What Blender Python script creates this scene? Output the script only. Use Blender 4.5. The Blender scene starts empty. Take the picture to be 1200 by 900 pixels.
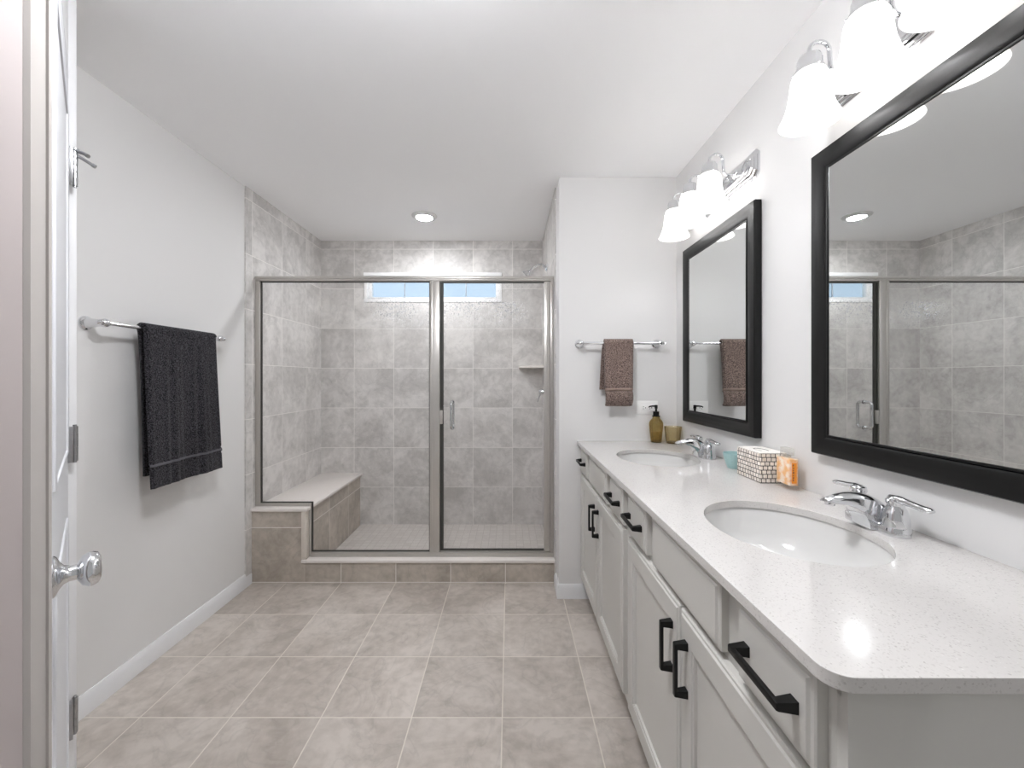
import bpy, bmesh, math, random
from mathutils import Vector, Matrix
random.seed(7)
PI = math.pi
S = bpy.context.scene
COL = S.collection

# ------------------------------------------------------------------ camera
F_PX, VPX, VPY, CAM_H = 484.0, 597.0, 443.0, 1.274
cam_data = bpy.data.cameras.new('camera')
cam = bpy.data.objects.new('camera', cam_data)
COL.objects.link(cam)
cam.location = (0, 0, CAM_H)
cam.rotation_euler = (PI / 2, 0, 0)
cam_data.sensor_width = 36
cam_data.lens = F_PX / 1200 * 36
cam_data.shift_x = (600 - VPX) / 1200
cam_data.shift_y = -(450 - VPY) / 1200
cam_data.clip_start = 0.02
S.camera = cam

# ------------------------------------------------------------------ light and exposure
BULB = 11.0           # vanity bulbs
FILL_DOME = 36.0         # added fill dome on the ceiling, unseen above the view
SHADE_GLOW = 0.35    # glow of the lit glass shades
DOWNLIGHT = 155.0     # recessed lens in the shower ceiling
SKY = (0.63, 0.80, 1.0)
BACK_LIGHT = (1.0, 1.0, 1.0)
SKY_STRENGTH = 0.40
BACK_STRENGTH = 0.14   # fill light standing in for the room behind the camera, at eye level
BACK_HIGH = 0.14       # the same added fill, above and below it
S.view_settings.view_transform = 'Standard'
S.view_settings.look = 'None'
S.view_settings.exposure = 1.48
S.cycles.max_bounces = 16
S.cycles.diffuse_bounces = 12
S.cycles.glossy_bounces = 8
S.cycles.transparent_max_bounces = 16
S.view_settings.gamma = 1.0
S.view_settings.use_curve_mapping = False

def new_nodes(nt):
    nt.nodes.clear()
    return nt.nodes, nt.links

world = bpy.data.worlds.new('sky')
S.world = world
world.use_nodes = True
N, L = new_nodes(world.node_tree)
tc = N.new('ShaderNodeTexCoord')
sp = N.new('ShaderNodeSeparateXYZ')
mr = N.new('ShaderNodeMapRange')
mr.inputs['From Min'].default_value = -0.25
mr.inputs['From Max'].default_value = 0.35
az = N.new('ShaderNodeMath'); az.operation = 'ABSOLUTE'; L.new(sp.outputs['Z'], az.inputs[0])
mz = N.new('ShaderNodeMapRange'); mz.inputs['From Min'].default_value = 0.30; mz.inputs['From Max'].default_value = 0.60
mz.inputs['To Min'].default_value = BACK_STRENGTH; mz.inputs['To Max'].default_value = BACK_HIGH
L.new(az.outputs[0], mz.inputs['Value'])
vm = N.new('ShaderNodeVectorMath'); vm.operation = 'SCALE'; vm.inputs[0].default_value = BACK_LIGHT
L.new(mz.outputs[0], vm.inputs['Scale'])
mx = N.new('ShaderNodeMix'); mx.data_type = 'RGBA'
L.new(vm.outputs[0], mx.inputs['A'])
mx.inputs['B'].default_value = tuple(c * SKY_STRENGTH for c in SKY) + (1,)
bg = N.new('ShaderNodeBackground')
wo = N.new('ShaderNodeOutputWorld')
L.new(tc.outputs['Generated'], sp.inputs[0]); L.new(sp.outputs['Y'], mr.inputs['Value'])
L.new(mr.outputs[0], mx.inputs['Factor']); L.new(mx.outputs['Result'], bg.inputs['Color'])
L.new(bg.outputs[0], wo.inputs[0])

# ------------------------------------------------------------------ materials
def lin(c):
    o = []
    for v in c[:3]:
        v = v / 255.0
        o.append(v / 12.92 if v <= 0.04045 else ((v + 0.055) / 1.055) ** 2.4)
    return tuple(o) + (1.0,)

def principled(name):
    m = bpy.data.materials.new(name)
    m.use_nodes = True
    nt = m.node_tree
    b = nt.nodes['Principled BSDF']
    return m, nt, nt.nodes, nt.links, b

def mat(name, rgb, rough=0.5, metal=0.0, bump=0.0, bscale=200.0, vary=0.0, vscale=8.0, coat=0.0, spec=None):
    """plain painted / metal / ceramic surface with a little procedural variation"""
    m, nt, N, L, b = principled(name)
    b.inputs['Base Color'].default_value = lin(rgb)
    b.inputs['Roughness'].default_value = rough
    b.inputs['Metallic'].default_value = metal
    b.inputs['Coat Weight'].default_value = coat
    if spec is not None:
        b.inputs['Specular IOR Level'].default_value = spec
    geo = N.new('ShaderNodeNewGeometry')
    if vary:
        n = N.new('ShaderNodeTexNoise'); n.inputs['Scale'].default_value = vscale; n.inputs['Detail'].default_value = 4
        L.new(geo.outputs['Position'], n.inputs['Vector'])
        cr = N.new('ShaderNodeMix'); cr.data_type = 'RGBA'
        c = lin(rgb)
        cr.inputs['A'].default_value = tuple(max(0, v * (1 - vary)) for v in c[:3]) + (1,)
        cr.inputs['B'].default_value = tuple(min(1, v * (1 + vary)) for v in c[:3]) + (1,)
        L.new(n.outputs['Fac'], cr.inputs['Factor'])
        L.new(cr.outputs['Result'], b.inputs['Base Color'])
    if bump:
        n2 = N.new('ShaderNodeTexNoise'); n2.inputs['Scale'].default_value = bscale; n2.inputs['Detail'].default_value = 3
        L.new(geo.outputs['Position'], n2.inputs['Vector'])
        bp = N.new('ShaderNodeBump'); bp.inputs['Strength'].default_value = bump; bp.inputs['Distance'].default_value = 0.002
        L.new(n2.outputs['Fac'], bp.inputs['Height']); L.new(bp.outputs[0], b.inputs['Normal'])
    return m

def glass_mat(name, tint, ior=1.45, rough=0.0, haze=None, haze_amt=0.0, edge_dark=False):
    """clear sheet glass: tinted see-through plus a fresnel reflection"""
    m = bpy.data.materials.new(name); m.use_nodes = True
    N, L = new_nodes(m.node_tree)
    tr = N.new('ShaderNodeBsdfTransparent'); tr.inputs[0].default_value = lin(tint)
    gl = N.new('ShaderNodeBsdfGlossy'); gl.inputs['Roughness'].default_value = rough
    lw = N.new('ShaderNodeLayerWeight'); lw.inputs['Blend'].default_value = 0.5
    pw = N.new('ShaderNodeMath'); pw.operation = 'POWER'; L.new(lw.outputs['Facing'], pw.inputs[0]); pw.inputs[1].default_value = 5.0
    fr = N.new('ShaderNodeMath'); fr.operation = 'MULTIPLY_ADD'; L.new(pw.outputs[0], fr.inputs[0])
    r0 = ((ior - 1) / (ior + 1)) ** 2 * 0.55
    fr.inputs[1].default_value = 0.55 - r0; fr.inputs[2].default_value = r0
    ms = N.new('ShaderNodeMixShader')
    out = N.new('ShaderNodeOutputMaterial')
    if edge_dark:
        l2 = N.new('ShaderNodeLayerWeight'); l2.inputs['Blend'].default_value = 0.5
        p2 = N.new('ShaderNodeMath'); p2.operation = 'POWER'; L.new(l2.outputs['Facing'], p2.inputs[0]); p2.inputs[1].default_value = 2.0
        m2 = N.new('ShaderNodeMix'); m2.data_type = 'RGBA'; L.new(p2.outputs[0], m2.inputs['Factor'])
        c = lin(tint); m2.inputs['A'].default_value = c; m2.inputs['B'].default_value = tuple(v ** 6 * 0.65 for v in c[:3]) + (1,)
        L.new(m2.outputs['Result'], tr.inputs[0])
    base = tr
    if haze:
        df = N.new('ShaderNodeBsdfTranslucent'); df.inputs[0].default_value = lin(haze)
        d2 = N.new('ShaderNodeBsdfDiffuse'); d2.inputs[0].default_value = lin(haze)
        a = N.new('ShaderNodeMixShader'); a.inputs[0].default_value = 0.5
        L.new(df.outputs[0], a.inputs[1]); L.new(d2.outputs[0], a.inputs[2])
        h = N.new('ShaderNodeMixShader'); h.name = 'haze_mix'; h.inputs[0].default_value = haze_amt
        L.new(tr.outputs[0], h.inputs[1]); L.new(a.outputs[0], h.inputs[2])
        base = h
    L.new(fr.outputs[0], ms.inputs[0]); L.new(base.outputs[0], ms.inputs[1]); L.new(gl.outputs[0], ms.inputs[2])
    L.new(ms.outputs[0], out.inputs[0])
    return m

def emit_mat(name, rgb, strength):
    m = bpy.data.materials.new(name); m.use_nodes = True
    N, L = new_nodes(m.node_tree)
    e = N.new('ShaderNodeEmission'); e.inputs[0].default_value = lin(rgb); e.inputs[1].default_value = strength
    o = N.new('ShaderNodeOutputMaterial'); L.new(e.outputs[0], o.inputs[0])
    return m

def tile_mat(name, px, py, pz, sx, sy, sz, grout, c_dark, c_light, c_grout, rough=0.35,
             nscale=3.2, tile_var=0.06, bump=0.35, jitter=0.0, fine=26.0, vein=True):
    """square tiles laid out in room coordinates; the tile grid follows whichever way the face looks"""
    m, nt, N, L, b = principled(name)
    geo = N.new('ShaderNodeNewGeometry')
    P = N.new('ShaderNodeSeparateXYZ'); L.new(geo.outputs['Position'], P.inputs[0])
    NM = N.new('ShaderNodeSeparateXYZ'); L.new(geo.outputs['True Normal'], NM.inputs[0])
    def M(op, a, bb=None):
        n = N.new('ShaderNodeMath'); n.operation = op
        for i, v in enumerate((a, bb)):
            if v is None: continue
            if isinstance(v, (int, float)): n.inputs[i].default_value = v
            else: L.new(v, n.inputs[i])
        return n.outputs[0]
    def mixv(f, a, c):
        n = N.new('ShaderNodeMix'); n.data_type = 'FLOAT'
        L.new(f, n.inputs['Factor']); L.new(a, n.inputs['A']); L.new(c, n.inputs['B'])
        return n.outputs['Result']
    ux = M('DIVIDE', M('SUBTRACT', P.outputs[0], px), sx)
    uy = M('DIVIDE', M('SUBTRACT', P.outputs[1], py), sy)
    uz = M('DIVIDE', M('SUBTRACT', P.outputs[2], pz), sz)
    isx = M('GREATER_THAN', M('ABSOLUTE', NM.outputs[0]), 0.5)
    isz = M('GREATER_THAN', M('ABSOLUTE', NM.outputs[2]), 0.5)
    U = mixv(isx, ux, uy)
    V = mixv(isz, uz, uy)
    if jitter:
        w = N.new('ShaderNodeTexWhiteNoise'); w.noise_dimensions = '1D'
        L.new(M('FLOOR', V), w.inputs['W'])
        U = M('ADD', U, M('MULTIPLY', w.outputs['Value'], jitter))
    def edge(u, s):
        fr = M('FRACT', u)
        return M('MULTIPLY', M('MINIMUM', fr, M('SUBTRACT', 1.0, fr)), s)
    d = M('MINIMUM', edge(U, sx), edge(V, sz))
    mr = N.new('ShaderNodeMapRange')
    mr.inputs['From Min'].default_value = grout / 2 - grout * 0.15
    mr.inputs['From Max'].default_value = grout / 2 + grout * 0.2
    L.new(d, mr.inputs['Value'])
    mask = mr.outputs[0]
    cell = N.new('ShaderNodeCombineXYZ')
    L.new(M('FLOOR', U), cell.inputs[0]); L.new(M('FLOOR', V), cell.inputs[1])
    wn = N.new('ShaderNodeTexWhiteNoise'); wn.noise_dimensions = '3D'; L.new(cell.outputs[0], wn.inputs['Vector'])
    off = N.new('ShaderNodeVectorMath'); off.operation = 'MULTIPLY_ADD'
    L.new(wn.outputs['Color'], off.inputs[0]); off.inputs[1].default_value = (9, 9, 9)
    L.new(geo.outputs['Position'], off.inputs[2])
    n1 = N.new('ShaderNodeTexNoise'); n1.inputs['Scale'].default_value = nscale; n1.inputs['Detail'].default_value = 8
    n1.inputs['Roughness'].default_value = 0.62; n1.inputs['Distortion'].default_value = 0.9
    L.new(off.outputs[0], n1.inputs['Vector'])
    n2 = N.new('ShaderNodeTexNoise'); n2.inputs['Scale'].default_value = fine; n2.inputs['Detail'].default_value = 5
    L.new(off.outputs[0], n2.inputs['Vector'])
    n3 = N.new('ShaderNodeTexNoise'); n3.inputs['Scale'].default_value = nscale * 1.7; n3.inputs['Detail'].default_value = 6
    n3.inputs['Distortion'].default_value = 1.6
    L.new(off.outputs[0], n3.inputs['Vector'])
    vr = N.new('ShaderNodeMapRange'); vr.inputs['From Min'].default_value = 0.0; vr.inputs['From Max'].default_value = 0.035
    vr.inputs['To Min'].default_value = 0.90 if vein else 1.0; vr.inputs['To Max'].default_value = 1.0
    L.new(M('ABSOLUTE', M('SUBTRACT', n3.outputs['Fac'], 0.52)), vr.inputs['Value'])
    f = M('ADD', M('MULTIPLY', n1.outputs['Fac'], 0.72), M('MULTIPLY', n2.outputs['Fac'], 0.28))
    ramp = N.new('ShaderNodeValToRGB')
    ramp.color_ramp.elements[0].position = 0.40; ramp.color_ramp.elements[0].color = lin(c_dark)
    ramp.color_ramp.elements[1].position = 0.60; ramp.color_ramp.elements[1].color = lin(c_light)
    L.new(f, ramp.inputs[0])
    hv = N.new('ShaderNodeHueSaturation')
    val = M('ADD', 1.0 - tile_var / 2, M('MULTIPLY', wn.outputs['Value'], tile_var))
    L.new(M('MULTIPLY', val, vr.outputs[0]), hv.inputs['Value']); L.new(ramp.outputs[0], hv.inputs['Color'])
    mix = N.new('ShaderNodeMix'); mix.data_type = 'RGBA'
    mix.inputs['A'].default_value = lin(c_grout)
    L.new(mask, mix.inputs['Factor']); L.new(hv.outputs[0], mix.inputs['B'])
    L.new(mix.outputs['Result'], b.inputs['Base Color'])
    rr = N.new('ShaderNodeMapRange'); rr.inputs['To Min'].default_value = 0.85; rr.inputs['To Max'].default_value = rough
    L.new(mask, rr.inputs['Value']); L.new(rr.outputs[0], b.inputs['Roughness'])
    hgt = M('ADD', mask, M('MULTIPLY', n2.outputs['Fac'], 0.25))
    bp = N.new('ShaderNodeBump'); bp.inputs['Strength'].default_value = bump; bp.inputs['Distance'].default_value = 0.0015
    L.new(hgt, bp.inputs['Height']); L.new(bp.outputs[0], b.inputs['Normal'])
    return m

T = 0.3385
GROUT = (234, 231, 227)
M_floor = tile_mat('floor_tile', -0.027, 2.564, 0.0, 0.340, 0.338, 0.338, 0.0042, (170, 161, 152), (200, 192, 184), (216, 209, 199), rough=0.42, nscale=2.6)
M_tile_back = tile_mat('wall_tile_back', -1.319, 2.57, 0.010, 0.3365, T, 0.337, 0.0036, (186, 183, 180), (217, 214, 211), GROUT, rough=0.46)
M_tile = tile_mat('wall_tile', -0.025, 2.57, 0.010, 0.340, 0.341, 0.337, 0.0036, (186, 183, 180), (217, 214, 211), GROUT, rough=0.46)
M_kneetile = tile_mat('curb_tile', -0.025, 2.57, 0.006, 0.340, 0.341, 0.339, 0.0036, (162, 153, 142), (195, 186, 175), GROUT, rough=0.4, nscale=2.6)
M_bench = tile_mat('bench_tile', -1.61, 2.57, 0.006, 0.345, 0.341, 0.339, 0.0036, (162, 153, 142), (195, 186, 175), GROUT, rough=0.4, nscale=3.0)
M_pan = tile_mat('pan_mosaic', 0.0, 2.69, 0.0, 0.0525, 0.0525, 0.0525, 0.003, (188, 182, 177), (200, 195, 190), (178, 172, 167), rough=0.45, tile_var=0.03, vein=False)
M_wall = mat('wall_paint', (220, 219, 218), 0.55, bump=0.05, bscale=160)
M_ceil = mat('ceiling_paint', (251, 251, 252), 0.8, bump=0.05, bscale=120)
M_trim = mat('trim_paint', (224, 224, 225), 0.4)
M_casing = mat('casing_paint', (178, 173, 169), 0.45)
M_door = mat('door_paint', (212, 213, 216), 0.4)
M_vinyl = mat('window_vinyl', (246, 246, 246), 0.35)
M_cab = mat('cabinet_paint', (194, 192, 187), 0.38)
M_toe = mat('cabinet_toe', (150, 147, 141), 0.6)
M_sill = mat('sill_marble', (224, 218, 213), 0.25, vary=0.04, vscale=30)
M_sink = mat('sink_ceramic', (210, 209, 207), 0.08, coat=0.3)
M_chrome = mat('chrome', (225, 226, 228), 0.07, 1.0)
M_nickel = mat('satin_nickel', (192, 188, 183), 0.28, 0.6, vary=0.03, vscale=3)
M_hinge = mat('hinge_steel', (172, 172, 173), 0.3, 1.0)
M_black = mat('black_metal', (9, 9, 9), 0.45, spec=0.3)
M_blackframe = mat('black_frame', (6, 6, 6), 0.34, bump=0.03, bscale=90, spec=0.35)
M_gasket = mat('dark_gasket', (62, 61, 57), 0.5)
M_mirror = mat('mirror_silver', (226, 228, 227), 0.0, 1.0)
M_plastic = mat('white_plastic', (238, 237, 235), 0.3)
M_dark = mat('dark_slot', (40, 38, 36), 0.6)
M_teal = mat('teal_glaze', (156, 188, 188), 0.3, vary=0.12, vscale=140)
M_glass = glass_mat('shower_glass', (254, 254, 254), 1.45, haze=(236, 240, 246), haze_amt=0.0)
def glare_spots(m):  # window glare on water spots, put into the glass as pale speckled haze
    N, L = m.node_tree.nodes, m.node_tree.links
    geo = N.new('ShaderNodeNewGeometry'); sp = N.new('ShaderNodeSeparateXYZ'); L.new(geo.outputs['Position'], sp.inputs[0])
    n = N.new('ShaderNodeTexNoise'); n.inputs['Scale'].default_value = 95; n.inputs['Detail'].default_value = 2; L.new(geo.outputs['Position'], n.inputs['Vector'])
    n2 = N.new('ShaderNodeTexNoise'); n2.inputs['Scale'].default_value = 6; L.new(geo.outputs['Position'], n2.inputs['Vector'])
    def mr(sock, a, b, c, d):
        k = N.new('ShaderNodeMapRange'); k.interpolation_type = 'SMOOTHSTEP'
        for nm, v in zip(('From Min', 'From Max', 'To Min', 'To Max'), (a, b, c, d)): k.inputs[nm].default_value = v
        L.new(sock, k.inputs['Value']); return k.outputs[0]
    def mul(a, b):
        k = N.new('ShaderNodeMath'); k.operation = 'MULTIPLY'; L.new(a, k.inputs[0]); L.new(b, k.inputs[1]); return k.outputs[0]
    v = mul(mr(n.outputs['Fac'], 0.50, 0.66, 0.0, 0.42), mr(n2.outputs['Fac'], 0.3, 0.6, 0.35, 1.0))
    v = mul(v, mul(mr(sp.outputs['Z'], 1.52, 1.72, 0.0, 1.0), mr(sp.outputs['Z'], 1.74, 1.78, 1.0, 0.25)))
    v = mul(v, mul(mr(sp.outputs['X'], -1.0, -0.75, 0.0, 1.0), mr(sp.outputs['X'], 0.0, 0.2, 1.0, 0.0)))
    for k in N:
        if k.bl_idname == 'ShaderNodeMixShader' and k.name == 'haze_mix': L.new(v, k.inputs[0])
glare_spots(M_glass)
M_winglass = glass_mat('window_glass', (250, 252, 252), 1.3)
M_amber = glass_mat('amber_glass', (246, 241, 222), 1.5, 0.03, (204, 180, 120), 0.12, True)
M_smoke = glass_mat('smoked_tumbler_glass', (247, 243, 231), 1.5, 0.03, (218, 202, 162), 0.13, True)
M_clear = glass_mat('clear_thick_glass', (246, 246, 244), 1.5, 0.02, (238, 236, 232), 0.25)
M_bulb = emit_mat('bulb_glow', (251, 252, 255), BULB)
M_fill_dome = emit_mat('fill_dome_glow', (249, 251, 255), FILL_DOME)
M_lens = emit_mat('downlight_glow', (250, 252, 255), DOWNLIGHT)

def shade_material():
    m = bpy.data.materials.new('frosted_shade'); m.use_nodes = True
    N, L = new_nodes(m.node_tree)
    t = N.new('ShaderNodeBsdfTranslucent'); t.inputs[0].default_value = (0.93, 0.92, 0.90, 1)
    d = N.new('ShaderNodeBsdfDiffuse'); d.inputs[0].default_value = (0.93, 0.92, 0.91, 1)
    a = N.new('ShaderNodeMixShader'); a.inputs[0].default_value = 0.7
    L.new(t.outputs[0], a.inputs[1]); L.new(d.outputs[0], a.inputs[2])
    e = N.new('ShaderNodeEmission'); e.inputs[0].default_value = (0.99, 0.99, 1, 1); e.inputs[1].default_value = SHADE_GLOW
    s = N.new('ShaderNodeAddShader'); L.new(a.outputs[0], s.inputs[0]); L.new(e.outputs[0], s.inputs[1])
    o = N.new('ShaderNodeOutputMaterial'); L.new(s.outputs[0], o.inputs[0])
    return m
M_shade = shade_material()

def quartz():
    m, nt, N, L, b = principled('white_quartz')
    geo = N.new('ShaderNodeNewGeometry')
    v = N.new('ShaderNodeTexVoronoi'); v.inputs['Scale'].default_value = 420
    L.new(geo.outputs['Position'], v.inputs['Vector'])
    r = N.new('ShaderNodeValToRGB')
    r.color_ramp.elements[0].position = 0.0; r.color_ramp.elements[0].color = lin((172, 168, 164))
    r.color_ramp.elements[1].position = 0.25; r.color_ramp.elements[1].color = lin((200, 197, 194))
    e = r.color_ramp.elements.new(0.93); e.color = lin((202, 199, 196))
    e = r.color_ramp.elements.new(1.0); e.color = lin((222, 220, 218))
    L.new(v.outputs['Color'], r.inputs[0])
    L.new(r.outputs[0], b.inputs['Base Color'])
    b.inputs['Roughness'].default_value = 0.12
    return m
M_quartz = quartz()

def terry(name, rgb, rgb2, scale=420, strength=0.9, sheen=0.25):
    m, nt, N, L, b = principled(name)
    tc = N.new('ShaderNodeTexCoord')
    n = N.new('ShaderNodeTexNoise'); n.inputs['Scale'].default_value = scale; n.inputs['Detail'].default_value = 2
    L.new(tc.outputs['Object'], n.inputs['Vector'])
    r = N.new('ShaderNodeValToRGB')
    r.color_ramp.elements[0].position = 0.38; r.color_ramp.elements[0].color = lin(rgb)
    r.color_ramp.elements[1].position = 0.66; r.color_ramp.elements[1].color = lin(rgb2)
    L.new(n.outputs['Fac'], r.inputs[0]); L.new(r.outputs[0], b.inputs['Base Color'])
    b.inputs['Roughness'].default_value = 0.95
    b.inputs['Sheen Weight'].default_value = sheen
    b.inputs['Specular IOR Level'].default_value = 0.1
    bp = N.new('ShaderNodeBump'); bp.inputs['Strength'].default_value = strength; bp.inputs['Distance'].default_value = 0.003
    L.new(n.outputs['Fac'], bp.inputs['Height']); L.new(bp.outputs[0], b.inputs['Normal'])
    return m
M_charcoal = terry('charcoal_terry', (13, 12, 14), (72, 70, 75), 210, 1.0, 0.08)
M_taupe = terry('taupe_terry', (70, 57, 53), (160, 140, 131), 240)

def perfume_mat():
    m, nt, N, L, b = principled('peach_print')
    geo = N.new('ShaderNodeNewGeometry')
    n = N.new('ShaderNodeTexNoise'); n.inputs['Scale'].default_value = 55; n.inputs['Detail'].default_value = 3
    L.new(geo.outputs['Position'], n.inputs['Vector'])
    r = N.new('ShaderNodeValToRGB')
    r.color_ramp.elements[0].position = 0.38; r.color_ramp.elements[0].color = lin((248, 192, 134))
    r.color_ramp.elements[1].position = 0.62; r.color_ramp.elements[1].color = lin((255, 238, 222))
    L.new(n.outputs['Fac'], r.inputs[0]); L.new(r.outputs[0], b.inputs['Base Color'])
    b.inputs['Roughness'].default_value = 0.12
    return m
M_peach = perfume_mat()
M_orange = mat('orange_label', (236, 146, 44), 0.25, vary=0.15, vscale=60)
M_mosaic = tile_mat('shell_mosaic', 0.867, 1.428, 0.9115, 0.0163, 0.0163, 0.0146, 0.0025, (218, 206, 192), (246, 240, 234), (34, 29, 27), rough=0.25, tile_var=0.25, jitter=3.0, nscale=60, vein=False)
M_pearl = mat('pearl_white', (240, 236, 231), 0.35, vary=0.04, vscale=90)

# ------------------------------------------------------------------ mesh building
class B:
    def __init__(self):
        self.bm = bmesh.new()
    def box(self, x0, x1, y0, y1, z0, z1, bev=0.0, seg=2):
        t = bmesh.new()
        bmesh.ops.create_cube(t, size=1)
        bmesh.ops.scale(t, vec=(x1 - x0, y1 - y0, z1 - z0), verts=t.verts)
        bmesh.ops.translate(t, vec=((x0 + x1) / 2, (y0 + y1) / 2, (z0 + z1) / 2), verts=t.verts)
        if bev:
            bmesh.ops.bevel(t, geom=list(t.edges), offset=bev, segments=seg, affect='EDGES', profile=0.5)
        return self._take(t)
    def _take(self, t):
        me = bpy.data.meshes.new('tmp'); t.to_mesh(me); t.free()
        self.bm.from_mesh(me); bpy.data.meshes.remove(me)
        return self
    def rings(self, rings, closed=False, cap=True):
        """skin a list of equal-length vertex rings"""
        vs = [[self.bm.verts.new(p) for p in r] for r in rings]
        n = len(vs[0])
        m = len(vs)
        for i in range(m if closed else m - 1):
            a, b = vs[i], vs[(i + 1) % m]
            for j in range(n):
                k = (j + 1) % n
                try: self.bm.faces.new((a[j], a[k], b[k], b[j]))
                except ValueError: pass
        if cap and not closed:
            for r in (vs[0], vs[-1]):
                try: self.bm.faces.new(r)
                except ValueError: pass
        return self
    def loft(self, path, sizes, n=16, side=None, closed=False, power=1.0):
        """tube along path; sizes are radii or (half width, half height); side = sideways vector"""
        P = [Vector(p) for p in path]
        R = []
        prev = None
        for i, p in enumerate(P):
            if closed: t = P[(i + 1) % len(P)] - P[i - 1]
            elif i == 0: t = P[1] - P[0]
            elif i == len(P) - 1: t = P[-1] - P[-2]
            else: t = P[i + 1] - P[i - 1]
            t.normalize()
            if side is not None: s = Vector(side)
            elif prev is not None: s = prev
            else: s = t.orthogonal()
            s = (s - t * s.dot(t)).normalized()
            prev = s
            u = t.cross(s)
            z = sizes[i] if isinstance(sizes, (list, tuple)) else sizes
            w, h = z if isinstance(z, (list, tuple)) else (z, z)
            ring = []
            for j in range(n):
                a = 2 * PI * j / n
                ca, sa = math.cos(a), math.sin(a)
                ca = math.copysign(abs(ca) ** power, ca); sa = math.copysign(abs(sa) ** power, sa)
                ring.append(p + s * (w * ca) + u * (h * sa))
            R.append(ring)
        return self.rings(R, closed)
    def cyl(self, p0, p1, r0, r1=None, n=24):
        return self.loft([p0, p1], [r0, r0 if r1 is None else r1], n)
    def lathe(self, prof, org=(0, 0, 0), axis=(0, 0, 1), n=32, sx=1.0, sy=1.0, ribs=0, ramp=0.0, closed=False, caps=True):
        """prof = (radius, height) pairs turned round an axis through org"""
        A = Vector(axis).normalized()
        s = Vector((1, 0, 0)) if abs(A.x) < 0.9 else Vector((0, 1, 0))
        s = (s - A * s.dot(A)).normalized(); u = A.cross(s)
        O = Vector(org)
        R = []
        for r, h in prof:
            ring = []
            for j in range(n):
                a = 2 * PI * j / n
                q = r * (1 - ramp + 2 * ramp * abs(math.sin(ribs * a / 2))) if ribs else r
                ring.append(O + A * h + s * (q * sx * math.cos(a)) + u * (q * sy * math.sin(a)))
            R.append(ring)
        return self.rings(R, closed, caps)
    def prism(self, poly, lo, hi, axis='y'):
        def P(a, b, c):
            return {'y': (a, c, b), 'x': (c, a, b), 'z': (a, b, c)}[axis]
        v0 = [self.bm.verts.new(P(a, b, lo)) for a, b in poly]
        v1 = [self.bm.verts.new(P(a, b, hi)) for a, b in poly]
        self.bm.faces.new(v0); self.bm.faces.new(list(reversed(v1)))
        n = len(poly)
        for i in range(n):
            self.bm.faces.new((v0[i], v0[(i + 1) % n], v1[(i + 1) % n], v1[i]))
        return self
    def build(self, name, m, parent=None, local=False, angle=38, smooth=True, recalc=True):
        bm = self.bm
        bmesh.ops.remove_doubles(bm, verts=bm.verts, dist=1e-6)
        if recalc: bmesh.ops.recalc_face_normals(bm, faces=bm.faces)
        if parent is not None and not local:
            r = parent
            while r.parent is not None: r = r.parent
            bmesh.ops.translate(bm, vec=-Vector(r.location), verts=bm.verts)
        me = bpy.data.meshes.new(name)
        bm.to_mesh(me); bm.free()
        me.materials.append(m)
        if smooth:
            me.polygons.foreach_set('use_smooth', [True] * len(me.polygons))
            me.set_sharp_from_angle(angle=math.radians(angle))
        o = bpy.data.objects.new(name, me)
        COL.objects.link(o)
        if parent is not None: o.parent = parent
        return o

def tag(o, label, cat, group=None):
    o['label'] = label; o['category'] = cat
    if group: o['group'] = group
    return o

def thing(name, label, cat, loc=(0, 0, 0), group=None, rotz=0.0):
    o = bpy.data.objects.new(name, None)
    o.empty_display_size = 0.05
    COL.objects.link(o)
    o.location = loc; o.rotation_euler = (0, 0, rotz)
    return tag(o, label, cat, group)

def struct(o):
    o['kind'] = 'structure'
    return o

def copy_tree(o, parent=None):
    c = o.copy(); COL.objects.link(c)
    if parent is not None: c.parent = parent
    for ch in list(o.children): copy_tree(ch, c)
    return c

def arc(cx, cy, r, a0, a1, n):
    return [(cx + r * math.cos(math.radians(a0 + (a1 - a0) * i / n)), cy + r * math.sin(math.radians(a0 + (a1 - a0) * i / n))) for i in range(n + 1)]

# ------------------------------------------------------------------ room shell
CEIL = 2.44
XL, XR = -1.61, 0.969
YB, YW = 3.51, 2.394          # shower back wall, face of the partition beside the vanity
struct(B().box(-1.75, 1.09, -0.30, 2.60, -0.10, 0.0).build('floor', M_floor))
struct(B().box(-1.75, 1.09, -0.20, 3.66, CEIL, CEIL + 0.1).build('ceiling', M_ceil))
struct(B().box(XL - 0.12, XL, 1.10, 3.66, 0, CEIL).build('wall_left', M_wall))
struct(B().box(XR, XR + 0.12, -0.30, 2.50, 0, CEIL).build('wall_right', M_wall))
struct(B().box(0.287, XR + 0.12, YW, 3.66, 0, CEIL, 0.004).build('wall_partition', M_wall))
struct(B().box(XL, XL + 0.010, 2.51, YB + 0.01, 0, CEIL).build('wall_shower_left', M_tile))
struct(B().box(0.279, 0.287, 2.53, YB + 0.01, 0, CEIL).build('wall_shower_right', M_tile))
WX0, WX1, WZ0, WZ1 = -1.235, -0.065, 1.917, 2.167
b = B()
b.box(-1.72, 0.40, YB, YB + 0.14, 0, WZ0); b.box(-1.72, 0.40, YB, YB + 0.14, WZ1, CEIL)
b.box(-1.72, WX0, YB, YB + 0.14, WZ0, WZ1); b.box(WX1, 0.40, YB, YB + 0.14, WZ0, WZ1)
struct(b.build('wall_back', M_tile_back))
struct(B().box(-0.80, -0.70, 0.10, 0.598, 0, CEIL).build('wall_entry', mat('entry_paint', (172, 163, 161), 0.6)))
struct(B().prism([(-1.62, 1.205), (-1.275, 1.205), (-1.285, 1.16), (-1.31, 1.10), (-1.62, 1.10)], 0, CEIL, 'z').build('wall_corner', M_wall))
struct(B().box(-1.26, 0.285, 2.675, YB + 0.01, -0.05, 0.03).build('floor_shower', M_pan))

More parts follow.
